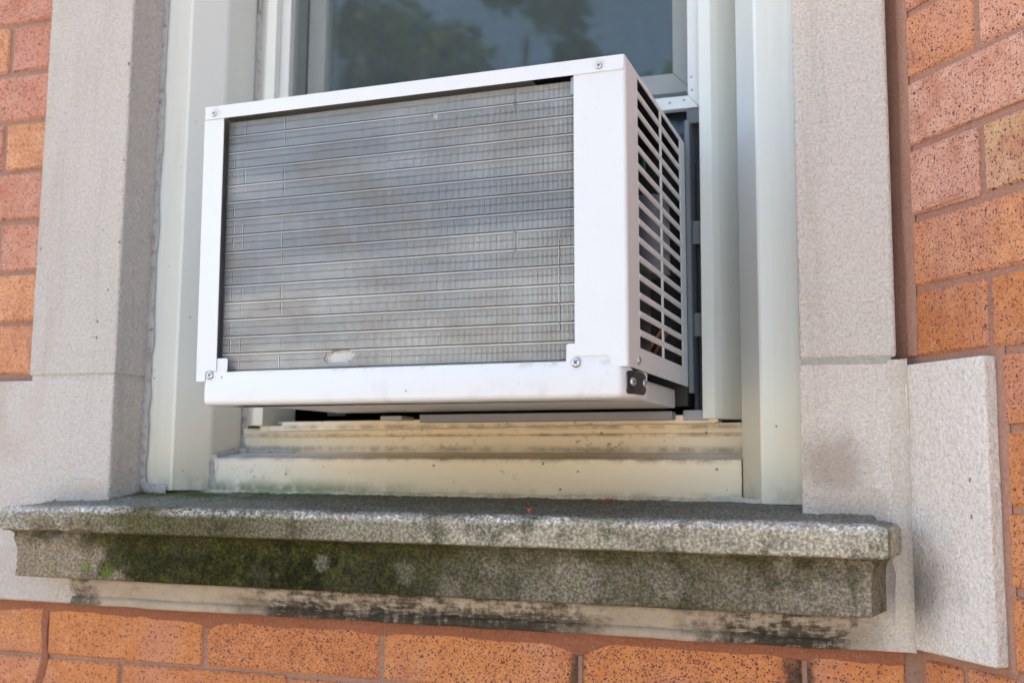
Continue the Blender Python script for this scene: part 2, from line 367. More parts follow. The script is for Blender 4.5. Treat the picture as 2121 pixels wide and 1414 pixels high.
# ------------------------------------------------------------------ mesh helpers
class MB:
    def __init__(s): s.v = []; s.f = []
    def add(s, vs, fs):
        o = len(s.v); s.v += [tuple(p) for p in vs]; s.f += [tuple(i+o for i in q) for q in fs]; return s
    def box(s, a, b):
        (x0, y0, z0), (x1, y1, z1) = a, b
        return s.add([(x0,y0,z0),(x1,y0,z0),(x1,y1,z0),(x0,y1,z0),(x0,y0,z1),(x1,y0,z1),(x1,y1,z1),(x0,y1,z1)],
                     [(0,3,2,1),(4,5,6,7),(0,1,5,4),(1,2,6,5),(2,3,7,6),(3,0,4,7)])
    def prism(s, poly, f0, f1):
        """poly: 2D list; f0/f1 map 2D point -> 3D"""
        n = len(poly)
        vs = [f0(p) for p in poly] + [f1(p) for p in poly]
        fs = [tuple(range(n))[::-1], tuple(range(n, 2*n))] + [(i, (i+1) % n, n+(i+1) % n, n+i) for i in range(n)]
        return s.add(vs, fs)
    def extz(s, poly, z0, z1): return s.prism(poly, lambda p: (p[0], p[1], z0), lambda p: (p[0], p[1], z1))
    def exty(s, poly, y0, y1): return s.prism(poly, lambda p: (p[0], y0, p[1]), lambda p: (p[0], y1, p[1]))
    def extx(s, poly, x0, x1, dz=0): return s.prism(poly, lambda p: (x0, p[0], p[1]), lambda p: (x1, p[0], p[1]+dz))
    def tube(s, pts, r, n=8, cap=True):
        pts = [Vector(p) for p in pts]; rs = r if isinstance(r, (list, tuple)) else [r]*len(pts)
        o = len(s.v)
        for i, p in enumerate(pts):
            d = (pts[min(i+1, len(pts)-1)]-pts[max(i-1, 0)]).normalized()
            a = d.orthogonal().normalized() if abs(d.z) > .9 else d.cross(Vector((0, 0, 1))).normalized()
            b = d.cross(a)
            for k in range(n):
                t = 2*math.pi*k/n; s.v.append(tuple(p+(a*math.cos(t)+b*math.sin(t))*rs[i]))
        for i in range(len(pts)-1):
            for k in range(n):
                s.f.append((o+i*n+k, o+i*n+(k+1) % n, o+(i+1)*n+(k+1) % n, o+(i+1)*n+k))
        if cap:
            s.f.append(tuple(o+k for k in range(n))[::-1]); s.f.append(tuple(o+(len(pts)-1)*n+k for k in range(n)))
        return s
    def grid(s, rows):
        o = len(s.v); nr, nc = len(rows), len(rows[0])
        for r_ in rows: s.v += [tuple(p) for p in r_]
        for i in range(nr-1):
            for j in range(nc-1):
                s.f.append((o+i*nc+j, o+i*nc+j+1, o+(i+1)*nc+j+1, o+(i+1)*nc+j))
        return s
    def mesh(s, name):
        me = bpy.data.meshes.new(name); me.from_pydata(s.v, [], s.f)
        bm = bmesh.new(); bm.from_mesh(me); bmesh.ops.recalc_face_normals(bm, faces=bm.faces); bm.to_mesh(me); bm.free()
        return me
    def build(s, name, mat, parent=None, bevel=0, smooth=False, seg=2):
        me = s.mesh(name)
        me.materials.append(mat)
        o = bpy.data.objects.new(name, me); col.objects.link(o)
        if parent: o.parent = parent
        if smooth:
            me.polygons.foreach_set('use_smooth', [True]*len(me.polygons)); me.set_sharp_from_angle(angle=R(38))
        if bevel:
            b = o.modifiers.new('bevel', 'BEVEL'); b.width = bevel; b.segments = seg; b.limit_method = 'ANGLE'; b.angle_limit = R(30)
            b.harden_normals = False
        return o

def empty(name, loc=(0, 0, 0), rz=0, parent=None):
    o = bpy.data.objects.new(name, None); col.objects.link(o); o.location = loc; o.rotation_euler = (0, 0, rz)
    o.empty_display_size = .05
    if parent: o.parent = parent
    return o
def tag(o, label=None, cat=None, group=None, kind=None):
    for k, v in (('label', label), ('category', cat), ('group', group), ('kind', kind)):
        if v: o[k] = v
    return o
def nz(p, s, seed=0): return noise.noise(Vector((p[0]*s+seed*7.3, p[1]*s+seed*3.1, p[2]*s)))

# ------------------------------------------------------------------ dimensions shared by the pieces
XL, XLI, XRI, XC, TH = -.3410, -.2112, .6002, .6940, .90434
ZSEAM, ZBOT = .0178, -.2565
GROUND = -1.69
ZTOP = 1.15          # head of the window

# ------------------------------------------------------------------ ground
g_ = MB().box((-60, -90, GROUND-.3), (60, 12, GROUND)).build('ground', M['grass']); tag(g_, kind='structure')
p_ = MB().box((-55, -60, GROUND-.1), (55, .0, GROUND+.02)).build('bounce_pavement', M['ground']); tag(p_, kind='structure')  # paving extended far out and brightened to bounce fill onto the trim

# ------------------------------------------------------------------ brick walls
brick_cache = {}
def brick_mesh(L, H, var):
    key = (round(L, 3), round(H, 3), var)
    if key in brick_cache: return brick_cache[key]
    rr = random.Random(hash(key) & 0xffff)
    bm = bmesh.new(); bmesh.ops.create_cube(bm, size=1)
    for v in bm.verts: v.co = Vector((v.co.x*L, (v.co.y+.5)*.06, v.co.z*H))
    bmesh.ops.bevel(bm, geom=[e for e in bm.edges if all(v.co.y < .01 for v in e.verts) or abs(e.verts[0].co.y-e.verts[1].co.y) > .03],
                    offset=.0024, segments=1, affect='EDGES')
    for v in bm.verts:
        if v.co.y < .02: v.co += Vector((rr.uniform(-1, 1)*.0011, rr.uniform(-1, 1)*.0004, rr.uniform(-1, 1)*.0011))
    me = bpy.data.meshes.new('brick'); bm.to_mesh(me); bm.free(); me.materials.append(M['brick'])
    brick_cache[key] = me
    return me
ORANGE = [(.60, .235, .075), (.62, .26, .085), (.57, .215, .07), (.61, .245, .08)]
PINK = [(.70, .37, .25), (.68, .31, .15), (.70, .39, .28), (.69, .33, .175)]  # salmon brick tones, raised to stand in for light from the left
ROSE = [(.55, .28, .20), (.62, .30, .15), (.52, .26, .195), (.64, .33, .17)]
def add_brick(parent, x0, x1, z0, z1, y, colr, rng):
    L, H = x1-x0, z1-z0
    if L < .012 or H < .012: return
    o = bpy.data.objects.new('brick', brick_mesh(L, H, rng.randrange(3))); col.objects.link(o); o.parent = parent
    o.location = ((x0+x1)/2+rng.uniform(-.0006, .0006), y+rng.uniform(-.0009, .0007), (z0+z1)/2+rng.uniform(-.0007, .0007))
    o.rotation_euler = (0, rng.uniform(-.004, .004), 0)
    o.color = (*colr, 1)
    return o
PI = .06775
def courses():
    """(z_low_mortar, z_high_mortar, parity, below_quoin)"""
    out = []
    for k in range(0, 24): out.append((.0216+k*PI, .0216+(k+1)*PI, k % 2))
    return out

wall = tag(empty('brick_wall', (0, 0, GROUND)), 'orange speckled brick wall running under and left of the window', 'brick wall')
wall.location = (0, 0, GROUND); zo = -GROUND
rng = random.Random(3)
YB, YM = .012, .0150
JT = .0034
stuff = MB()
def brick_or_stuff(parent, x0, x1, z0, z1, y, colr, near):
    if near: return add_brick(parent, x0, x1, z0+zo, z1+zo, y, colr, rng)
    stuff.box((x0, y, z0+zo), (x1, y+.05, z1+zo))
def row(x_from, x_to, joint0, zl, zh, pal, near_fn, jt=.0029):
    n0 = math.floor((x_from-joint0)/.225)
    x = joint0+n0*.225
    while x < x_to:
        a, b = max(x+jt, x_from), min(x+.225-jt, x_to)
        if b-a > .012:
            brick_or_stuff(wall, a, b, zl+jt, zh-jt, YB, rng.choice(pal), near_fn(a, b, zl))
        x += .225
near = lambda a, b, z: b > -.75 and -.50 < z < .62
for k in range(0, 24):
    zl, zh = .0216+k*PI, .0216+(k+1)*PI
    j0 = -.415 if k % 2 == 0 else -.3025
    row(-1.6, XL-.0015, j0, zl, zh, [ROSE, PINK][0] if k > 1 else ROSE, near)
for k in range(4):                                       # beside the left quoin stone
    zl, zh = .0216-(k+1)*PI, .0216-k*PI
    row(-1.6, -.455, -.415 if k % 2 else -.3025, zl, zh, ORANGE, near)
row(-1.6, XC-.004, -.302, -.3235, -.2585, ORANGE, near, .0028)
for k in range(20):
    zh = -.3235-k*PI
    row(-1.6, XC-.004, -.1905 if k % 2 == 0 else -.302, zh-PI, zh, ORANGE+[(.50, .23, .12)], near, .002)
if stuff.v:
    o = stuff.build('far_bricks', M['brick'], wall); o.color = (.47, .19, .08, 1); tag(o, kind='stuff')
mb = MB()
mb.box((-1.62, YM, 0), (XC+.03, .09, ZBOT+zo-.002)); mb.box((-1.62, YM+.0002, ZBOT+zo-.002), (XL-.004, .09, 1.66+zo))
mb.build('mortar_bed', M['mortar'], wall)
# smeared bedding mortar under the apron stone, uneven lower edge, runs down two joints
rows = []
N = 300
for j, t in enumerate((0, .25, .5, .75, .93, 1)):
    r_ = []
    for i in range(N+1):
        x = -.46+(XC+.455)*i/N
        dep = .0150+.0060*nz((x, 0, 0), 7, 1)+.0026*nz((x, 0, 0), 31, 2)+.0014*nz((x, 0, 0), 110, 3)
        for jx, a in ((-.0752, .007), (.1523, .003), (.3734, .011), (.595, .003)): dep += a*math.exp(-abs((x-jx)/.016)**1.5)
        y = YB-.0012+.0006*nz((x, t, 0), 60, 4)+(.0045 if t == 1 else 0)+(.0006 if t > .9 else 0)
        r_.append((x, y, ZBOT+.001-dep*t+zo))
    rows.append(r_)
MB().grid(rows).build('mortar_smear', M['redmortar'], wall, smooth=True)
pts = [(-.3035+.004*nz((0, 0, z/100), 3, 2)-.010*max(0, (-.32-z/1000)/.06), YB-.001, z/1000+zo) for z in range(-268, -380, -6)]
rows = []
for (x, y, z) in pts:
    wd = .0052+.002*nz((0, 0, z), 30, 9)
    rows.append([(x-wd, y+.005, z), (x-wd*.8, y, z), (x, y-.0008, z), (x+wd*.8, y, z), (x+wd, y+.005, z)])
MB().grid(rows).build('mortar_run', M['redmortar'], wall, smooth=True)

# angled wall
wall2 = tag(empty('brick_wall', (XC, 0, GROUND), -TH), 'pinkish speckled brick wall angled outward beside the right stone jamb', 'brick wall')
stuff = MB()
rng = random.Random(11)
PALE = (.62, .40, .20)
def row2(s0, s1, j0, zl, zh, pal, fixed=None, jt=.0031):
    n0 = math.floor((s0-j0)/.225); x = j0+n0*.225; first = True
    while x < s1:
        a, b = max(x+jt, s0), min(x+.225-jt, s1)
        if b-a > .012:
            c_ = rng.choice(pal)
            if fixed and n0+1 in fixed and x > j0-.01 and x < j0+.2: c_ = fixed[n0+1]
            if b < .75 and -.5 < zl < .62 or a < .3 and zl > .5 and zl < .7: add_brick(wall2, a, b, zl+jt+zo, zh-jt+zo, YB, c_, rng)
            else: stuff.box((a, YB, zl+jt+zo), (b, YB+.05, zh-jt+zo))
        x += .225
for k in range(0, 24):
    zl, zh = .0175+k*.0688, .0175+(k+1)*.0688
    row2(.009, 1.3, .1005 if k % 2 == 0 else .213, zl, zh, ([ORANGE[0], ORANGE[2], PINK[1]] if k == 0 else PINK))
for k in range(4):
    zl, zh = .0175-(k+1)*.0688, .0175-k*.0688
    row2(.1135, 1.3, .1005 if k % 2 else .213, zl, zh, ORANGE[:2]+PINK[1:2])
row2(.006, 1.3, .055, -.3235, -.2585, ORANGE)
for k in range(20):
    zh = -.3235-k*PI
    row2(.006, 1.3, .16 if k % 2 == 0 else .055, zh-PI, zh, ORANGE)
if stuff.v:
    o = stuff.build('far_bricks', M['brick'], wall2); o.color = (.50, .22, .11, 1); tag(o, kind='stuff')
MB().box((-.036, YM, 0), (1.31, .09, 1.66+zo)).build('mortar_bed', M['rosemortar'], wall2)
# one pale brick in the angled wall
for o in wall2.children:
    if o.name.startswith('brick') and abs(o.location.z-zo-.19) < .02 and .12 < o.location.x < .32: o.color = (*PALE, 1)
# ribbon of mortar struck along the stones of the angled wall
def ribbon(pts, wd, th, name, mat, parent, seed=0, axis='x'):
    """lumpy flat bead following pts (already in parent space); widened along `axis`"""
    rows = []
    for i, p in enumerate(pts):
        a = wd*(1+.35*nz((i*.13, seed, 0), 1, seed)); b_ = th*(1+.5*nz((i*.21, seed, 3), 1, seed))
        r_ = []
        for k in range(7):
            t = -1+2*k/6
            off = a*t; hgt = b_*(1-t*t)**.5 if abs(t) < 1 else 0
            q = [p[0], p[1]-hgt, p[2]]
            if axis == 'x': q[0] += off
            elif axis == 'z': q[2] += off
            else: q[0] += off*axis[0]; q[2] += off*axis[1]
            r_.append(tuple(q))
        rows.append(r_)
    return MB().grid(rows).build(name, mat, parent, smooth=True)
ribbon([(.1105, .0138, ZBOT+zo+i*.006) for i in range(47)], .0065, .0016, 'mortar_joint', M['rosemortar'], wall2, 5)
ribbon([(.002, .0135, ZSEAM+.004+zo+i*.008) for i in range(80)], .0085, .0014, 'mortar_joint', M['rosemortar'], wall2, 6)

# unseen storeys and building mass, added to keep the facade in open shade
mb = MB(); mb.box((-9, .30, 3.3+zo), (9, 9, 4.4+zo)); mb.box((-1.62, YM+.0004, 1.66+zo), (XC+.08, .30, 4.4+zo)); mb.box((-9, .10, 0), (-1.62, 9, 3.3+zo)); mb.box((1.7, .10, 0), (9, 9, 3.3+zo)); mb.box((-1.62, 3.3, 0), (1.7, 9, 3.3+zo)); mb.box((-1.62, .30, 1.7+zo), (1.7, 3.3, 3.3+zo))
o = mb.build('upper_shade_wall', M['brick'], wall); o.color = (.55, .22, .08, 1)
MB().box((-.036, YM+.0004, 1.66+zo), (1.31, .30, 4.4+zo)).build('upper_shade_wall', M['mortar'], wall2)

# ------------------------------------------------------------------ stone surround
sur = tag(empty('stone_window_surround', (.2, 0, ZBOT)), 'pale sandy limestone jambs and quoins framing the window', 'stone surround')
def sbuild(mb, name, mat='stone', bevel=.003, tone=1.0):
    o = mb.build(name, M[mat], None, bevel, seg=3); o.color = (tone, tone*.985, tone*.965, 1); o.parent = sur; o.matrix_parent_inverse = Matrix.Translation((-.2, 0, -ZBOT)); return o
sbuild(MB().box((XL, 0, ZSEAM+.003), (XLI, .13, ZTOP)), 'jamb_stone', tone=.97)
sbuild(MB().box((-.455, 0, ZBOT), (XLI, .13, ZSEAM-.003)), 'quoin_stone')
sbuild(MB().box((XRI, 0, ZSEAM+.003), (XC-.003, .13, ZTOP)), 'jamb_stone', bevel=.004, tone=1.13)  # stone colour lightened in place of light from the left
sbuild(MB().extz([(XRI, 0), (XC-.0005, 0), (XC+.03, .06), (XC+.03, .13), (XRI, .13)], ZBOT, ZSEAM-.003), 'quoin_stone', bevel=.0015, tone=1.19)  # raised tone stands in for light missing on this side
sbuild(MB().box((XLI+.0005, .004, ZBOT+.0002), (XRI-.0005, .12, -.150)), 'apron_stone', bevel=.002)
sbuild(MB().box((XL, 0, ZTOP+.006), (XC-.006, .13, ZTOP+.22)), 'lintel_stone')
c_, s_ = math.cos(TH), math.sin(TH)
def angp(s, n): return (XC+s*c_+n*s_, -s*s_+n*c_)
sbuild(MB().extz([angp(.004, 0), angp(.1055, 0), angp(.1055, .055), angp(.004, .055)], -.2525, .0125), 'quoin_stone', bevel=.0028, tone=1.36)  # lightened further to imitate stronger light on the angled face
sbuild(MB().box((XL+.004, .0022, ZSEAM-.004), (XLI-.002, .1, ZSEAM+.004)), 'mortar_joint', 'stone', 0)
sbuild(MB().box((XRI+.002, .0015, ZSEAM-.004), (XC-.008, .1, ZSEAM+.004)), 'mortar_joint', 'greymortar', 0)
M['fillet'] = mat_mortar('fillet_mortar', (.49, .43, .365), (.61, .545, .475))
# struck fillet in the corner between the two quoins
rows = []
for i in range(47):
    z = ZBOT+.001+i*.00595
    a = .0115*(1+.35*nz((0, 0, z), 35, 3)+.25*nz((0, 0, z), 120, 6)); b_ = .0095*(1+.22*nz((0, 0, z), 30, 5))
    P0 = Vector((XC-a, -.0003)); P1 = Vector((XC, 0))+Vector((c_, -s_))*b_
    P1 += Vector((-s_, -c_))*.0003
    r_ = []
    for k in range(7):
        t = k/6; q = P0.lerp(P1, t)+Vector((.0022, .0022))*math.sin(t*math.pi)*(1+.4*nz((t, 0, z), 40, 8))
        r_.append((q.x, q.y, z))
    rows.append(r_)
sbuild(MB().grid(rows), 'corner_fillet', 'fillet', 0).data.polygons.foreach_set('use_smooth', [True]*(46*6))
# smeared patch plaster over the foot of the jambs
def patch(x0, x1, z0, z1, y, seed, name='patch_plaster'):
    rows = []
    for j in range(9):
        r_ = []
        for i in range(41):
            x = x0+(x1-x0)*i/40; top = z1+(.014*nz((x, 0, 0), 20, seed)+.007*nz((x, 0, 0), 65, seed+1))-.012*abs(i/20-1)**3
            z = z0+(top-z0)*j/8
            hgt = .0012*min(1, (8-j)/2.5)*min(1, i/3, (40-i)/3)
            r_.append((x, y-hgt*(1+.4*nz((x, 0, z), 60, seed)), z))
        rows.append(r_)
    o = sbuild(MB().grid(rows), name, 'plasterpatch', 0); o.data.polygons.foreach_set('use_smooth', [True]*320)
M['plasterpatch'] = mat_mortar('pink_patch_plaster', (.46, .38, .32), (.56, .49, .43))
patch(-.305, XLI-.002, -.14, -.104, .0008, 3)
patch(XRI+.012, XC-.012, -.14, -.094, .0008, 8)

# moulded strip below the sill, streaked black
strip = MB()
prof = [(.006, -.2250), (-.0125, -.2250), (-.0118, -.2290), (-.0100, -.2340), (-.0072, -.2395), (-.0040, -.2440), (-.0022, -.2462), (-.0052, -.2470), (-.0054, -.2555), (-.002, -.2568), (.006, -.2568)]
rows = []
for p in prof:
    r_ = []
    for i in range(161):
        x = -.272+.935*i/160; t = min(1, (x+.272)/.03, (.663-x)/.045); t = max(0, t)*max(0, min(1, 1+.5*nz((x, p[1], 0), 60, 4)))
        t = min(1, t)
        r_.append((x, .0045+(p[0]-.0045)*t+.0008*nz((x, p[1], 0), 40, 3)+.0004*nz((x, p[1], 0), 160, 8), p[1]+.0009*nz((x, p[0], 1), 25, 5)))
    rows.append(r_)
o = sbuild(MB().grid(rows), 'moulded_strip', 'strip', 0); o.data.polygons.foreach_set('use_smooth', [True]*len(o.data.polygons))

# ------------------------------------------------------------------ stone sill
def sill():
    NX = -.308, .6765
    prof = []   # (offset, z)
    top0, back = -.1365, -.1225
    for i in range(22):
        o = .145*(1-i/21)**1.6
        prof.append((max(o, .010), 0, 'top', o))
    prof = [(o, top0+(back-top0)*(o/.145)) for o in [.145*(1-i/44)**1.5 for i in range(44)] if o > .0095]
    prof += [(.0080, -.1362), (.0045, -.1370), (.0022, -.1383), (.0008, -.1402), (0, -.1428)]
    prof += [(0, -.1428-.0212*i/17) for i in range(1, 18)]
    prof += [(.0006, -.1652), (.0018, -.1662), (.0075, -.1672), (.0095, -.1690), (.0115, -.1718), (.0130, -.1750), (.0142, -.1795), (.0148, -.185)]
    prof += [(.0150, -.185-.033*i/26) for i in range(1, 27)]
    prof += [(.0158, -.2192), (.0180, -.2200), (.03, -.2203), (.06, -.2205), (.10, -.2205)]
    NSEG = 800
    rows = []
    for (o, z) in prof:
        ox = min(o, .022); xl, xr, yf = NX[0]+ox, NX[1]-ox, -.070+o
        path = [(xl+.004, .08), (xl+.003, .0), (xl+.001, yf+(.0-yf)*.5 if yf < 0 else yf)]
        pts = [(xl-.004, .085), (xl-.003, max(yf, .0)), (xl-.001, yf*.5 if yf < 0 else yf), (xl, yf)]
        front = [(xl+(xr-xl)*i/NSEG, yf) for i in range(NSEG+1)]
        flare = .0135
        end = [(xr, yf), (xr+flare*.35, yf*.65 if yf < 0 else yf), (xr+flare*.7, yf*.3 if yf < 0 else yf), (xr+flare, max(yf, 0)), (xr+flare, .085)]
        rows.append([(x, y, z) for x, y in pts+front+end])
    out = []
    for ri, r_ in enumerate(rows):
        q = []
        for (x, y, z) in r_:
            d = .0014*nz((x, y, z), 24, 1)+.0008*nz((x, y, z), 75, 2)+.0010*nz((x, y, z), 230, 3)+.0007*nz((x, y, z), 420, 5)
            o, z0 = prof[ri]
            if z0 < -.1362 and z0 > -.172 and y < -.03:
                # chipped, rounded left end of the nosing
                ch = 0
                for cx, wd, a in ((-.252, .016, .012), (-.235, .010, .010), (-.196, .018, .006), (-.29, .02, .003)):
                    ch += a*math.exp(-((x-cx)/wd)**2)*max(0, min(1, (-.150-z0)/.014))*(1+.6*nz((x, y, z), 120, 4))
                y += ch
                z += ch*.55
                if x < -.18: z -= .003*min(1, (-.18-x)/.08)*(1 if z0 > -.15 else .3); d *= 1.8
            elif z0 >= -.1362 and y < .0:
                if x < -.16: z -= .004*min(1, (-.16-x)/.1)
            z += d if z0 >= -.1372 else d*.25
            if z0 < -.1362: y -= d*1.3
            if x < -.29: x -= d
            q.append((x, y, z))
        out.append(q)
    return MB().grid(out)
sl_ = sill().build('stone_window_sill', M['sill'], None, smooth=True)
tag(sl_, 'mossy weathered stone sill with moulded edge under the window', 'window sill')
# red leaf scraps on the sill
def leaf(x, y, z, L, Wd, rz):
    rows = []
    for i in range(9):
        t = i/8; wd = Wd*math.sin(math.pi*min(1, t*.96+.03))**.8
        rows.append([(L*(t-.5), k*wd/2, .0012+.0022*abs(k)+.003*(t-.5)**2*4) for k in (-1, -.5, 0, .5, 1)])
    o = MB().grid(rows).build('dry_leaf', M['leafred'], None, smooth=True); o.location = (x, y, z); o.rotation_euler = (.15, 0, rz)
    s = o.modifiers.new('solid', 'SOLIDIFY'); s.thickness = .0004
    return o
tag(leaf(.398, .026, -.1258, .015, .008, .25), 'small dry red leaf lying on the stone sill', 'leaf')
tag(leaf(.339, -.055, -.1338, .0055, .0035, .9), 'tiny red leaf scrap at the front edge of the stone sill', 'leaf')

# ------------------------------------------------------------------ window
win = tag(empty('window', (.1945, .06, -.125)), 'cream aluminium sash window with insect screen above the air conditioner', 'window')
def wb(mb, name, mat, bevel=.0008, smooth=False, parent=None, seg=2):
    o = mb.build(name, M[mat], None, bevel, smooth, seg)
    p = parent or win; o.parent = p
    o.matrix_parent_inverse = Matrix.Translation((-.1945, -.06, .125))
    return o
XM = .19449
def mir(poly): return [(2*XM-x, y) for x, y in poly][::-1]
pan = [(-.225, .0630), (-.2040, .0630), (-.1960, .0640), (-.1820, .0640), (-.1700, .0625), (-.1670, .0635), (-.1440, .1075), (-.1428, .112), (-.1428, .176), (-.150, .20), (-.225, .20)]
wb(MB().extz(pan, -.121, ZTOP), 'trim_panel', 'cream', .0007)
wb(MB().extz(mir(pan), -.124, ZTOP), 'trim_panel', 'cream', .0007)
wb(MB().box((-.225, .0605, ZTOP), (.614, .20, ZTOP+.03)), 'trim_panel', 'cream')
# main frame jambs: hollow curve then a flat nose
jam = [(-.1425, .186), (-.1360, .181), (-.1290, .1740), (-.1220, .1650), (-.1160, .1575), (-.1110, .1530), (-.1085, .1510), (-.0945, .1510), (-.0940, .172), (-.0940, .236), (-.1425, .236)]
wb(MB().extz(jam, -.0365, ZTOP), 'jamb', 'cream', .0005)
wb(MB().extz(mir(jam), -.0305, ZTOP), 'jamb', 'cream', .0005)
# mitred storm-track frame with rivets
Z0, Z1 = .3440, .3600
xo, xi = -.0937, -.0795
def stile(xo, xi): return MB().exty([(xo, Z0+.0003), (xi, Z1), (xi, ZTOP-.02), (xo, ZTOP)], .1630, .1750)
wb(stile(xo, xi), 'track_stile', 'sash', .0006); wb(stile(2*XM-xo, 2*XM-xi), 'track_stile', 'sash', .0006)
wb(MB().exty([(xo+.0003, Z0), (2*XM-xo-.0003, Z0), (2*XM-xi, Z1-.0003), (xi, Z1-.0003)], .1632, .1752), 'track_rail', 'sash', .0006)
def dome(x, y, z, r, h, n=12):
    m_ = MB(); rings = [(r, 0), (r*.9, h*.45), (r*.6, h*.85), (r*.25, h)]
    vs = [(x+a*math.cos(2*math.pi*k/n), y-b, z+a*math.sin(2*math.pi*k/n)) for a, b in rings for k in range(n)]
    fs = [(i*n+k, i*n+(k+1) % n, (i+1)*n+(k+1) % n, (i+1)*n+k) for i in range(len(rings)-1) for k in range(n)]+[tuple((len(rings)-1)*n+k for k in range(n))]
    return m_.add(vs, fs)
for sx in (1, -1):
    for (rx, rz) in ((.4735, .366), (.4730, .3825), (.4635, .3545), (.4465, .3525)):
        x = rx if sx > 0 else 2*XM-rx
        wb(dome(x, .1630, rz, .0016, .0009), 'rivet', 'galv', 0, True)
# glass sash
gx0, gx1 = -.0790, .4680
wb(MB().exty([(gx0, .383), (gx1, .383), (gx1-.0262, .409), (gx0+.0262, .409)], .214, .236), 'sash_rail', 'sash', .001)
wb(MB().exty([(gx0, .3835), (gx0+.0260, .4095), (gx0+.0260, ZTOP), (gx0, ZTOP)], .214, .236), 'sash_stile', 'sash', .001)
wb(MB().exty([(gx1, .3835), (gx1-.0260, .4095), (gx1-.0260, ZTOP), (gx1, ZTOP)], .214, .236), 'sash_stile', 'sash', .001)
wb(MB().box((gx0+.02, .224, .40), (gx1-.02, .2275, ZTOP)), 'pane', 'glass', 0)
# inner sash behind
wb(MB().box((-.0930, .268, .345), (.482, .2715, ZTOP)), 'pane', 'glass', 0)
wb(MB().box((-.0940, .262, .300), (.483, .288, .345)), 'inner_rail', 'darkgrey', .001)
# screen: real woven wires (one part)
mb = MB(); pit, ww = .00145, .00011
zs0, zs1 = .3635, .80
x = -.0790
while x < .4655:
    mb.box((x-ww, .1835-ww, zs0), (x+ww, .1835+ww, zs1)); x += pit
z = zs0
while z < zs1:
    mb.box((-.0792, .1838-ww+ww*1.2, z-ww), (.4657, .1838+ww+ww*1.2, z+ww)); z += pit
tag(wb(mb, 'insect_screen', 'mesh', 0), kind='stuff')
mb = MB().box((-.0795, .180, .3605), (.4660, .187, .3640)); wb(mb, 'screen_rail', 'galv', .0005)
# sill members; slightly out of level, rising to the right
dzs = .0045
wb(MB().extx([(.108, -.1265), (.108, -.0812), (.1095, -.0797), (.178, -.0712), (.20, -.0712), (.20, -.1265)], -.1424, .5310, .0022), 'sill_nose', 'trim', .0008)
wb(MB().extx([(.1785, -.0800), (.1785, -.0524), (.1800, -.0516), (.1785, -.0508), (.1785, -.0395), (.23, -.0395), (.23, -.0800)], -.1395, .5290, .0055), 'sill_step', 'trim', .0004)
barp = lambda za, zb: [(.1600, za), (.1600, zb), (.1785, zb), (.1785, za)]
m_ = MB().prism([(-.1020, -.0440), (-.1030, -.0400), (-.1050, -.0370), (-.0700, -.0365), (-.0700, -.0318), (.4610, -.0258), (.4612, -.0300), (.4990, -.0298), (.5005, -.0330), (.4965, -.0352)],
                lambda p: (p[0], .1600, p[1]), lambda p: (p[0], .1783, p[1]))
wb(m_, 'sill_track', 'trim', .0005)
wb(MB().box((-.10, .19, -.0340), (.50, .25, -.0300)), 'sill_back', 'trim', 0)
# caulk lines
def bead(pts, r, name='caulk_bead', seed=0, mat='caulk'):
    rs = [r*(1+.5*nz((i*.17, seed, 0), 1, seed)+.4*nz((i*.6, seed, 0), 1, seed+2)) for i in range(len(pts))]
    m_ = MB().tube(pts, rs, 9)
    for i in range(len(pts)):
        for k in range(9):
            x, y, z = m_.v[i*9+k]; m_.v[i*9+k] = (x, pts[i][1]+(y-pts[i][1])*.25, z+.0012*nz((i*.9, k, seed), 1, 3))
    return wb(m_, name, mat, 0, True)
bead([(-.2085+.0012*nz((0, 0, z/100), 1.3, 1), .0600-.002*(1 if z < 0 else 0), z/100) for z in range(62, -11, -1)]+[(-.206, .0585, -.114), (-.201, .0575, -.1185), (-.192, .0572, -.1205), (-.180, .0572, -.1215), (-.172, .058, -.122)], .0062, seed=2)
bead([(-.1395, .1800, z/100) for z in range(60, -8, -1)], .0062, seed=5)
bead([(-.1380+i*.006, .165+.002*nz((i*.7, 0, 0), 1, 3), -.0705+.001*nz((i*.8, 0, 0), 1, 9)) for i in range(15)], .0036, seed=7)
bead([(-.1400+.0003*i, .1085, -.082-.0030*i) for i in range(14)], .0048, seed=9)
bead([(-.139, .110, -.080), (-.139, .125, -.077), (-.139, .14, -.075), (-.139, .16, -.072)], .0050, seed=10)
bead([(.5285+.0008*nz((i*.3, 0, 0), 1, 4), .1085, -.078-.0032*i) for i in range(15)], .0026, seed=11, mat='trim')
# pale mortar bead along the foot of the sill nose and trim
pts = [(-.165+i*.007, .104-.002*abs(nz((i*.2, 0, 0), 1, 2)), -.1235) for i in range(103)]
wb(MB().tube(pts, [.0046*(1+.5*nz((i*.15, 0, 0), 1, 6)) for i in range(103)], 8), 'mortar_bead', 'trim', 0, True)
pts = [(.500+i*.006, .070+.034*max(0, 1-i/7), -.1235) for i in range(17)]
wb(MB().tube(pts, [.0052*(1+.5*nz((i*.3, 0, 0), 1, 16)) for i in range(17)], 8), 'mortar_bead', 'palemortar', 0, True)

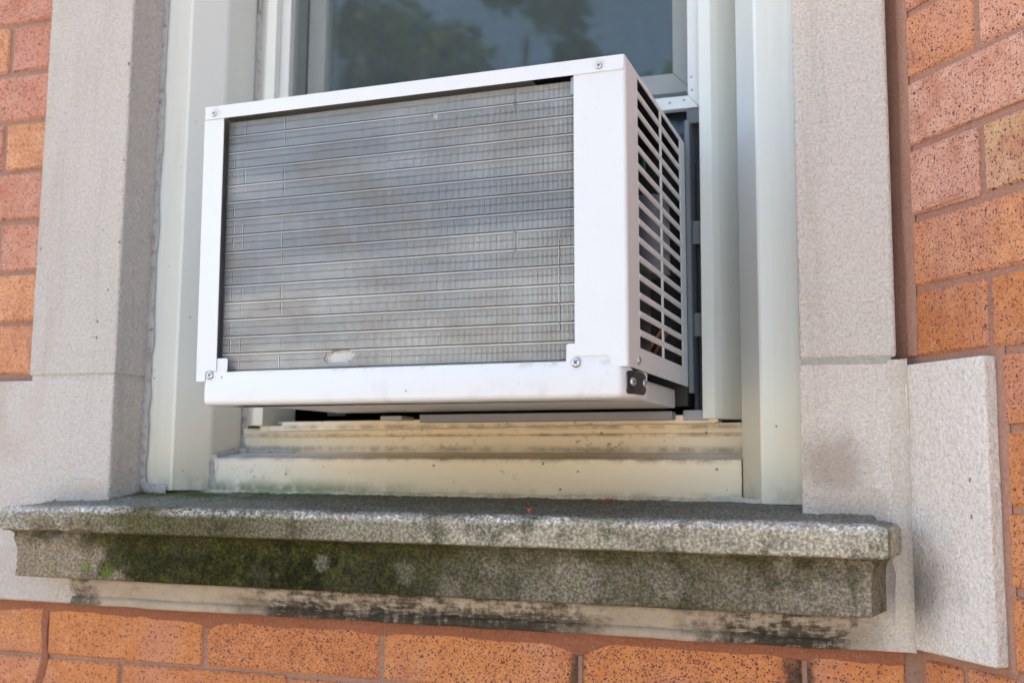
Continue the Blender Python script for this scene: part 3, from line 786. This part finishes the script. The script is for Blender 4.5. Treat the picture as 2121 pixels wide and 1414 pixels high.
# ------------------------------------------------------------------ room behind
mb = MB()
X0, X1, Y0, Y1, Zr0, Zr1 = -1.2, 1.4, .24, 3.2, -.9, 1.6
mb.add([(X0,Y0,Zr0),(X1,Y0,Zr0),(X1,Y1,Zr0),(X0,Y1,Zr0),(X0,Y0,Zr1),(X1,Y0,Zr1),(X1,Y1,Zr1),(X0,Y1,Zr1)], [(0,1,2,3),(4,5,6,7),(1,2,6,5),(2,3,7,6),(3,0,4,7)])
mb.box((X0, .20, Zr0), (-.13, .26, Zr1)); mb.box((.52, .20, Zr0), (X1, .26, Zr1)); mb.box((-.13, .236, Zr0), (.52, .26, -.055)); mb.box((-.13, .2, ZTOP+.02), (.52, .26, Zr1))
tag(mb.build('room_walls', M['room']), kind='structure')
# ------------------------------------------------------------------ air conditioner (local millimetres -> metres)
ac = empty('air_conditioner')
tag(ac, 'white window air conditioner with finned coil and side louvres', 'air conditioner')
Rm = Matrix(((0.99959227, 0.02811784, -0.00496842), (-0.02815856, 0.9995688, -0.00832528), (0.00473218, 0.00846179, 0.999953))).to_4x4()
ac.matrix_world = Matrix.Translation((0.2302, -0.14202, 0)) @ Rm
S = .001
def ab(mb, name, mat, bevel=0, smooth=False, parent=None, seg=2, scale=True):
    if scale: mb.v = [(x*S, y*S, z*S) for x, y, z in mb.v]
    return mb.build(name, M[mat], parent or ac, bevel*S, smooth, seg)
# cabinet shell
ab(MB().box((-229.4, 0.2, 290.2), (229.6, 470, 291.6)), 'top_panel', 'white', .5)
ab(MB().box((-229.8, .2, 0), (-228.6, 470, 290.0)), 'side_panel', 'white', .3)
arc = [(226.6+3.6*math.sin(a), 3.6-3.6*math.cos(a)) for a in [math.pi/2*i/6 for i in range(7)]]
arci = [(226.6+2.4*math.sin(a), 3.6-2.4*math.cos(a)) for a in [math.pi/2*i/6 for i in range(7)]][::-1]
ab(MB().extz([(213.5, 0)]+arc+[(230.2, 47)]+[(229, 47)]+arci+[(213.5, 1.2)], 2, 290.0), 'corner_panel', 'white', 0)
r5 = lambda cx, cz, r, a0, a1, n=5: [(cx+r*math.cos(R(a0+(a1-a0)*i/n)), cz+r*math.sin(R(a0+(a1-a0)*i/n))) for i in range(n+1)]
ab(MB().exty([(180, 278.5), (180, 14.5)]+r5(182, 14.5, 2, 180, 270)[1:]+[(209.5, 12.5)]+r5(209.5, 8.5, 4, 90, 0)[1:]+r5(217.5, 6, 4, 180, 270)[:0]+[(213.5, 2.02), (213.5, 278.5)], 0, 1.2), 'corner_flange', 'white', 0)
# side panel: strips and divider around the louvre openings
sp = MB()
sp.box((229, 47, 285), (230.2, 292, 290.0)); sp.box((229, 47, 2), (230.2, 292, 23)); sp.box((229, 262, 23), (230.2, 292, 285))
ab(sp, 'side_panel', 'white', .2)
ab(MB().box((228.9, 151.5, 23), (230.5, 158.5, 285)), 'louvre_divider', 'white', .5)
npi = 15; pz = (285-23+6.2)/npi
for i in range(npi-1):
    zc = 23-6.2+(i+1)*pz+3.1
    pr = [(228.6, -3.1), (229.6, -3.1), (230.3, -2.3), (230.9, -1), (231.0, 0), (230.9, 1), (230.3, 2.3), (229.6, 3.1), (228.6, 3.1)]
    ab(MB().prism(pr, lambda p: (p[0], 47, zc+p[1]), lambda p: (p[0], 262, zc+p[1])), 'louvre_slat', 'white', 0, True)
    # smooth shading kept crisp at the caps by angle
# front frame
ab(MB().exty([(-229.6, 278.2), (226.6, 277.6)]+r5(226.2, 280, 2.4, -90, 0)+[(228.7, 291.8), (-229.6, 292.2)], -1.1, -.02), 'top_bar', 'white', .35)
ab(MB().exty([(-230.6, 278.1), (-230.6, -1.5)]+[(-220.5, -1.5)]+r5(-221.5, .5, 2, -90, 0)[2:]+[(-219.5, 7)]+r5(-217.5, 7, 2, 180, 90)[1:]+[(-210, 9), (-206.4, 9), (-206.4, 278.0)], -.4, 1.0), 'left_column', 'white', .35)
# base pan swept around its front corners
def sweep_pan():
    path = [(-224, 52), (-224, 8)]+[(-216-8*math.cos(a), 8-8*math.sin(a)) for a in [math.pi/2*i/6 for i in range(7)]][1:]
    path += [(218+8*math.sin(a), 8-8*math.cos(a)) for a in [R(10*i) for i in range(1, 6)]]
    path = [p for p in path if True]
    path += [(231.5, 12), (234.5, 26), (236, 44), (236, 49), (234.5, 52)]
    prof = [(-1.6, 7.4), (-.3, 7.6), (0, 7.0), (0, -20.8), (-.5, -23.2), (-1.9, -25.0), (-4.0, -26.1), (-7, -26.5), (-40, -26.7)]
    rows = []
    for (o, z) in prof:
        r_ = []
        for i, p in enumerate(path):
            a = Vector(path[max(i-1, 0)]); b_ = Vector(path[min(i+1, len(path)-1)]); q = Vector(p)
            d1 = (q-a).normalized() if i else None; d2 = (b_-q).normalized() if i < len(path)-1 else None
            n1 = Vector((d1.y, -d1.x)) if d1 else None; n2 = Vector((d2.y, -d2.x)) if d2 else None
            n_ = ((n1 or n2)+(n2 or n1)); n_.normalize()
            cs = max(.5, n_.dot(n1 or n2))
            # outward = right of travel
            zz = z
            if i <= 2 and False: zz = z
            if p[1] > 11 and z > 0: zz = -1.0
            elif i >= len(path)-9 and z > 0 and p[0] > 226: zz = -.5
            w_ = q+n_*(o/cs)
            r_.append((w_.x, w_.y, zz))
        rows.append(r_)
    mb = MB().grid(rows)
    n = len(path); base = (len(prof)-1)*n
    mb.f.append(tuple(base+i for i in range(n)))
    return mb
bp = sweep_pan()
bp.box((-222, 50.5, -24), (233, 52, -1))
ab(MB().box((-218, 52.2, -22.5), (216, 286, -1)), 'rear_pan', 'white', 2)
pano = ab(bp, 'base_pan', 'white', 0, True)
pano.data.polygons.foreach_set('use_smooth', [len(p.vertices) == 4 for p in pano.data.polygons])
ab(MB().exty([(-223, 7.3), (-194.0, 7.3), (-193.6, 20.5), (-194.8, 22), (-210, 22.2), (-210, 14), (-223, 14)], 1.05, 2.2), 'pan_tab', 'white', .2)
ab(MB().exty([(171.2, 7.3), (226, 7.3), (226, 17), (185, 17), (185, 24.3), (173.2, 24.3), (171.6, 22.8)], 1.25, 2.2), 'pan_tab', 'white', .2)
# black corner plate with two screws
def basis(origin, nrm):
    nrm = Vector(nrm).normalized(); t = Vector((0, 0, 1)).cross(nrm).normalized(); b_ = nrm.cross(t)
    mm = Matrix.Identity(4)
    for i in range(3): mm[i][0] = t[i]; mm[i][1] = b_[i]; mm[i][2] = nrm[i]; mm[i][3] = origin[i]*S
    return mm
PA, PB = Vector((226.4, 3.2)), Vector((236.0, 44.0))
pdir = (PB-PA).normalized(); pn = Vector((pdir.y, -pdir.x))
def pl(t, o, z): q = PA.lerp(PB, t)+pn*o; return (q.x, q.y, z)
o_pts = [(.03, -3), (.10, -.5), (.35, .5), (.60, -.8), (.78, -2.5), (.90, -6), (.92, -14), (.90, -19), (.80, -22), (.30, -22), (.12, -20), (.03, -15)]
# follow the curved pan: front vertices sit on the path with a small stand-off
def pan_pt(t, o):
    pathp = [(226.4, 3.4), (228.6, 6.2), (231.5, 12), (234.5, 26), (236, 44)]
    f = t*(len(pathp)-1); i = min(int(f), len(pathp)-2); q = Vector(pathp[i]).lerp(Vector(pathp[i+1]), f-i)
    d = (Vector(pathp[i+1])-Vector(pathp[i])).normalized(); q += Vector((d.y, -d.x))*o
    return q
mbp = MB(); nn = len(o_pts)
def colz(t):
    top = -1.0-1.5*abs(t-.45)*2; bot = -22.5
    if t < .12: top -= (0.12-t)*30; bot += (.12-t)*45
    if t > .85: top -= (t-.85)*40; bot += (t-.85)*50
    return top, bot
rows_f, rows_b = [], []
for i in range(17):
    t = .04+.88*i/16; tp, bt = colz(t)
    f = pan_pt(t, 1.6); b_ = pan_pt(t, .05)
    zz = [tp+(bt-tp)*k/4 for k in range(5)]
    rows_f.append([(b_.x, b_.y, tp)]+[(f.x, f.y, z) for z in zz]+[(b_.x, b_.y, bt)])
plate = ab(MB().grid(rows_f), 'corner_plate', 'black', 0)
def screw(loc, nrm, r, parent=None, slot=True, rot=.3):
    n = 20; h = r*.52
    rings = [(r, 0), (r*1.0, h*.25), (r*.92, h*.55), (r*.72, h*.82), (r*.4, h*.97), (r*.12, h)]
    mb = MB(); vs = [(a*math.cos(2*math.pi*k/n), a*math.sin(2*math.pi*k/n), b) for a, b in rings for k in range(n)]
    fs = [(i*n+k, i*n+(k+1) % n, (i+1)*n+(k+1) % n, (i+1)*n+k) for i in range(len(rings)-1) for k in range(n)]+[tuple((len(rings)-1)*n+k for k in range(n))]
    mb.add(vs, fs)
    o = ab(mb, 'screw', 'screw', 0, True, parent); o.matrix_local = basis(loc, nrm) @ Matrix.Rotation(rot, 4, 'Z')
    s = MB(); a, b_ = r*.48, r*.11
    s.box((-a, -b_, h*.7), (a, b_, h*1.015)); s.box((-b_, -a, h*.7), (b_, -b_, h*1.015)); s.box((-b_, b_, h*.7), (b_, a, h*1.015))
    ab(s, 'cross_recess', 'slot', 0, False, o)
    return o
FN = (0, -1, 0)
screw((-218.6, -1.1, 284.0), FN, 3.3, rot=.2); screw((205, -1.1, 283.4), FN, 3.4, rot=.1)
screw((-213.6, .0, 4.6), FN, 4.2, rot=.5); screw((181, .02, 6.4), FN, 4.6, rot=.7)
screw((230.2, 39.5, 10.5), (1, 0, 0), 4.2, rot=.4)
for t, zc in ((.40, -11.5), (.86, -11.5)):
    q = pan_pt(t, 1.5); a = pan_pt(t-.03, 0); b_ = pan_pt(min(t+.03, 1), 0); d = (b_-a).normalized()
    screw((q.x, q.y, zc), (d.y, -d.x, 0), 3.9, rot=.2)
# coil: fins, one joined part
def fins():
    mb = MB()
    x0, x1 = -204.5, 181.0; pitch = 1.25; n = int((x1-x0)/pitch)
    zb, zt = 3.0, 275.5; per = 17.9; ph = 8.0
    zs = [zb]
    for k in range(-1, 16):
        for q in (.0, .02, 1.15, 1.17, 2.6, 2.62, 5, 7.5, 10.0, 10.02, 11.6, 11.62, 14.6):
            z = ph+k*per+q
            if zb < z < zt: zs.append(z)
    zs.append(zt)
    rr = random.Random(5)
    for i in range(n):
        x = x0+i*pitch+rr.uniform(-.03, .03)
        lean = rr.uniform(-.04, .04)
        bent = rr.random() < .012
        special = abs(x-120) < .8 or (abs(x-118.4) < .8)
        jy = rr.uniform(-.06, .06); grp = .5+.5*nz((i*.035, 0, 0), 1, 3)
        L, Rr = [], []
        for z in zs:
            u = (z-ph+1e-4) % per
            y = 9.0+jy; hw = .25+.08*grp; dx = .10*math.sin(z*.35+i*.02)+lean*math.sin(z*.03+i)
            if u < .01: pass
            elif u < 1.16: y -= 1.2; hw = .62                      # raised pressed rib
            elif u < 2.61: y += 2.2; hw = .13                    # groove above it
            elif 10.01 < u < 11.61: y += .30; hw = .22           # finer groove at mid height
            elif u > 11.61: y -= .25
            if bent and u > 2.7: dx += .5*math.sin(z*.05+i)
            # dents
            e = ((x+68.5)/17.0)**2+((z-20.5-(x+68)*.10)/7.0)**2
            if e < 1: q = (1-e)**.5; y += 4.5*q*(1-.6*q); dx += .45*q; hw = .25+.36*q
            e = ((x-34)/4.0)**2+((z-257)/5.0)**2
            if e < 1: q = (1-e)**.5; dx += .7*q; hw = .11+.4*q; y -= .4
            if special and (nz((x*.02, 0, z*.02), 1, 3) > .05): dx += .55; hw = .26; y -= .6
            if abs(x-163) < .8 and 40 < z < 125: dx -= .5; hw = .22
            if 270-z < 6 and u > 0: pass
            L.append((x+dx-hw, x+dx+hw, y)); Rr.append(z)
        o = len(mb.v)
        for (a, b_, y), z in zip(L, Rr):
            mb.v += [(x-.06, 22, z), (a, y, z), (b_, y, z), (x+.06, 22, z)]
        for k in range(len(zs)-1):
            p, q = o+k*4, o+(k+1)*4
            mb.f += [(p, p+1, q+1, q), (p+1, p+2, q+2, q+1), (p+2, p+3, q+3, q+2)]
    me = bpy.data.meshes.new('coil_fins'); me.from_pydata([(x*S, y*S, z*S) for x, y, z in mb.v], [], mb.f)
    me.materials.append(M['fins']); o = bpy.data.objects.new('coil_fins', me); col.objects.link(o); o.parent = ac
    tag(o, kind='stuff')
fins()
for k in range(15):
    z = 8.0+8.9+k*17.9
    ab(MB().tube([(-205, 27, z), (182, 27, z)], 4.2, 8), 'coil_tube', 'copper', 0, True)
ab(MB().box((-206, 33, 3), (183, 34, 274)), 'coil_backing', 'black', 0)
ab(MB().box((-206.2, 9, 3), (-205.2, 33, 276)), 'coil_end_plate', 'darkgrey', 0)
ab(MB().box((176.0, 4, 261), (181.5, 5.2, 277.6)), 'coil_bracket', 'galv', .3)
# inside of the cabinet seen through the louvres; black sheets stand in for shade
ab(MB().box((183.4, 3, 0), (184.4, 40, 288)), 'inner_baffle', 'black', 0)
ab(MB().box((130, 40, -1), (131, 280, 288)), 'inner_bulkhead', 'black', 0)
comp = MB()
comp.tube([(182, 128, 2), (182, 128, 12), (182, 128, 110), (182, 128, 124), (182, 128, 130)], [36, 40, 40, 32, 12], 24)
ab(comp, 'compressor', 'black', 0, True)
ab(MB().tube([(205, 215, 120), (205, 215, 205), (205, 215, 208)], [21, 21, 19], 20), 'capacitor', 'darksteel', 0, True)
ab(MB().box((212, 66, 150), (220, 96, 182)), 'terminal_box', 'curtain', 1)
ab(MB().tube([(200, 60, 260), (222, 85, 225), (224, 100, 219), (215, 140, 214)], 1.6, 8), 'green_wire', 'green', 0, True)
ab(MB().tube([(205, 52, 18), (224, 55, 26), (226, 54, 40)], 1.6, 8), 'green_wire', 'green', 0, True)
ab(MB().tube([(190, 60, 100), (214, 75, 140), (214, 90, 200), (190, 110, 240)], 3.2, 10), 'copper_pipe', 'copper', 0, True)
ab(MB().tube([(196, 180, 20), (220, 200, 60), (222, 225, 62), (190, 240, 20)], 3.2, 10), 'copper_pipe', 'copper', 0, True)
ab(MB().box((131.5, 3, 286), (228, 292, 289.8)), 'shade_liner', 'black', 0)  # black sheet added to hide the lit underside of the top panel
ab(MB().box((-228, 293, -20), (229, 470, 289)), 'rear_body', 'black', 1)
# support rail under the unit, side curtains and bottom rails
ab(MB().box((-90, 250, -37.0), (219, 272, -27.5)), 'mounting_rail', 'darksteel', .8)
ab(MB().box((-150, 264, -33), (-121, 300, -28)), 'mounting_rail', 'grey', .8)
ab(MB().box((221, 306, -36), (250, 322, -24)), 'bottom_channel', 'grey', .8)
ab(MB().box((231, 306, 318), (249, 330, 336)), 'top_channel', 'darkgrey', .8)
for sx in (1, -1):
    for i in range(4):
        x = sx*(234+i*6.6)
        ab(MB().extz([(x-2.8, 322), (x, 316), (x+2.8, 322), (x+2.8, 324), (x, 318.5), (x-2.8, 324)], -24, 318), 'curtain_pleat', 'curtain', 0)
    for zz in (62, 172):
        ab(MB().box((min(sx*233, sx*246), 309, zz), (max(sx*233, sx*246), 313, zz+28)), 'curtain_clip', 'curtain', .6)
ab(MB().box((230.6, 292, -5), (236, 318, 318)), 'curtain_frame', 'curtain', .6)
ab(MB().box((-236, 292, -5), (-230.6, 318, 290)), 'curtain_frame', 'curtain', .6)

# ------------------------------------------------------------------ trees across the paving (seen mirrored in the pane)
def tree(name, x, y, h, cr, n, mat, label, seed):
    rr = random.Random(seed)
    t = tag(empty(name, (x, y, GROUND)), label, 'tree', 'trees across the paving')
    mb = MB(); lean = rr.uniform(-.3, .3)
    mb.tube([(0, 0, 0), (.05, 0, h*.2), (lean*.5, .05, h*.45), (lean, 0, h*.8)], [.24, .18, .13, .04], 10)
    ends = []
    for i in range(11):
        a = rr.uniform(0, 6.28); z0 = h*rr.uniform(.3, .7); L = cr*rr.uniform(.5, .95)
        p0 = Vector((lean*z0/h, 0, z0)); p1 = p0+Vector((math.cos(a)*L, math.sin(a)*L, L*rr.uniform(.3, .8)))
        mb.tube([p0, p0.lerp(p1, .5)+Vector((0, 0, .1)), p1], [.07, .045, .015], 6); ends.append(p1); ends.append(p0.lerp(p1, .6))
    mb.build('trunk', M['bark'], t, smooth=True)
    cl = [(Vector((0, 0, h*.62))+Vector((rr.gauss(0, cr*.45), rr.gauss(0, cr*.45), rr.gauss(0, h*.16))), rr.uniform(.35, .75)) for _ in range(24)]+[(e, rr.uniform(.4, .7)) for e in ends]
    lb = MB()
    for _ in range(n):
        c0, r = rr.choice(cl); d = Vector((rr.gauss(0, 1), rr.gauss(0, 1), rr.gauss(0, 1))).normalized()*r*rr.random()**.4
        p = c0+d; s = rr.uniform(.08, .16)
        a = Vector((rr.gauss(0, 1), rr.gauss(0, 1), rr.gauss(0, 1))).normalized(); b_ = a.orthogonal().normalized()
        lb.add([p-a*s, p+b_*s*.5, p+a*s, p-b_*s*.5], [(0, 1, 2, 3)])
    me = bpy.data.meshes.new('crown'); me.from_pydata(lb.v, [], lb.f); me.materials.append(mat)
    o = bpy.data.objects.new('crown', me); col.objects.link(o); o.parent = t
tree('leafy_tree', -8.5, -15, 11.5, 3.0, 11000, M['leafA'], 'leafy green tree on the paving facing the wall', 1)
tree('leafy_tree', -4.2, -13, 10.0, 2.4, 9000, M['leafB'], 'tall yellow green tree on the paving facing the wall', 2)
tree('leafy_tree', .2, -14, 11.0, 2.8, 11000, M['leafA'], 'spreading dark green tree right of the yellow green tree', 3)
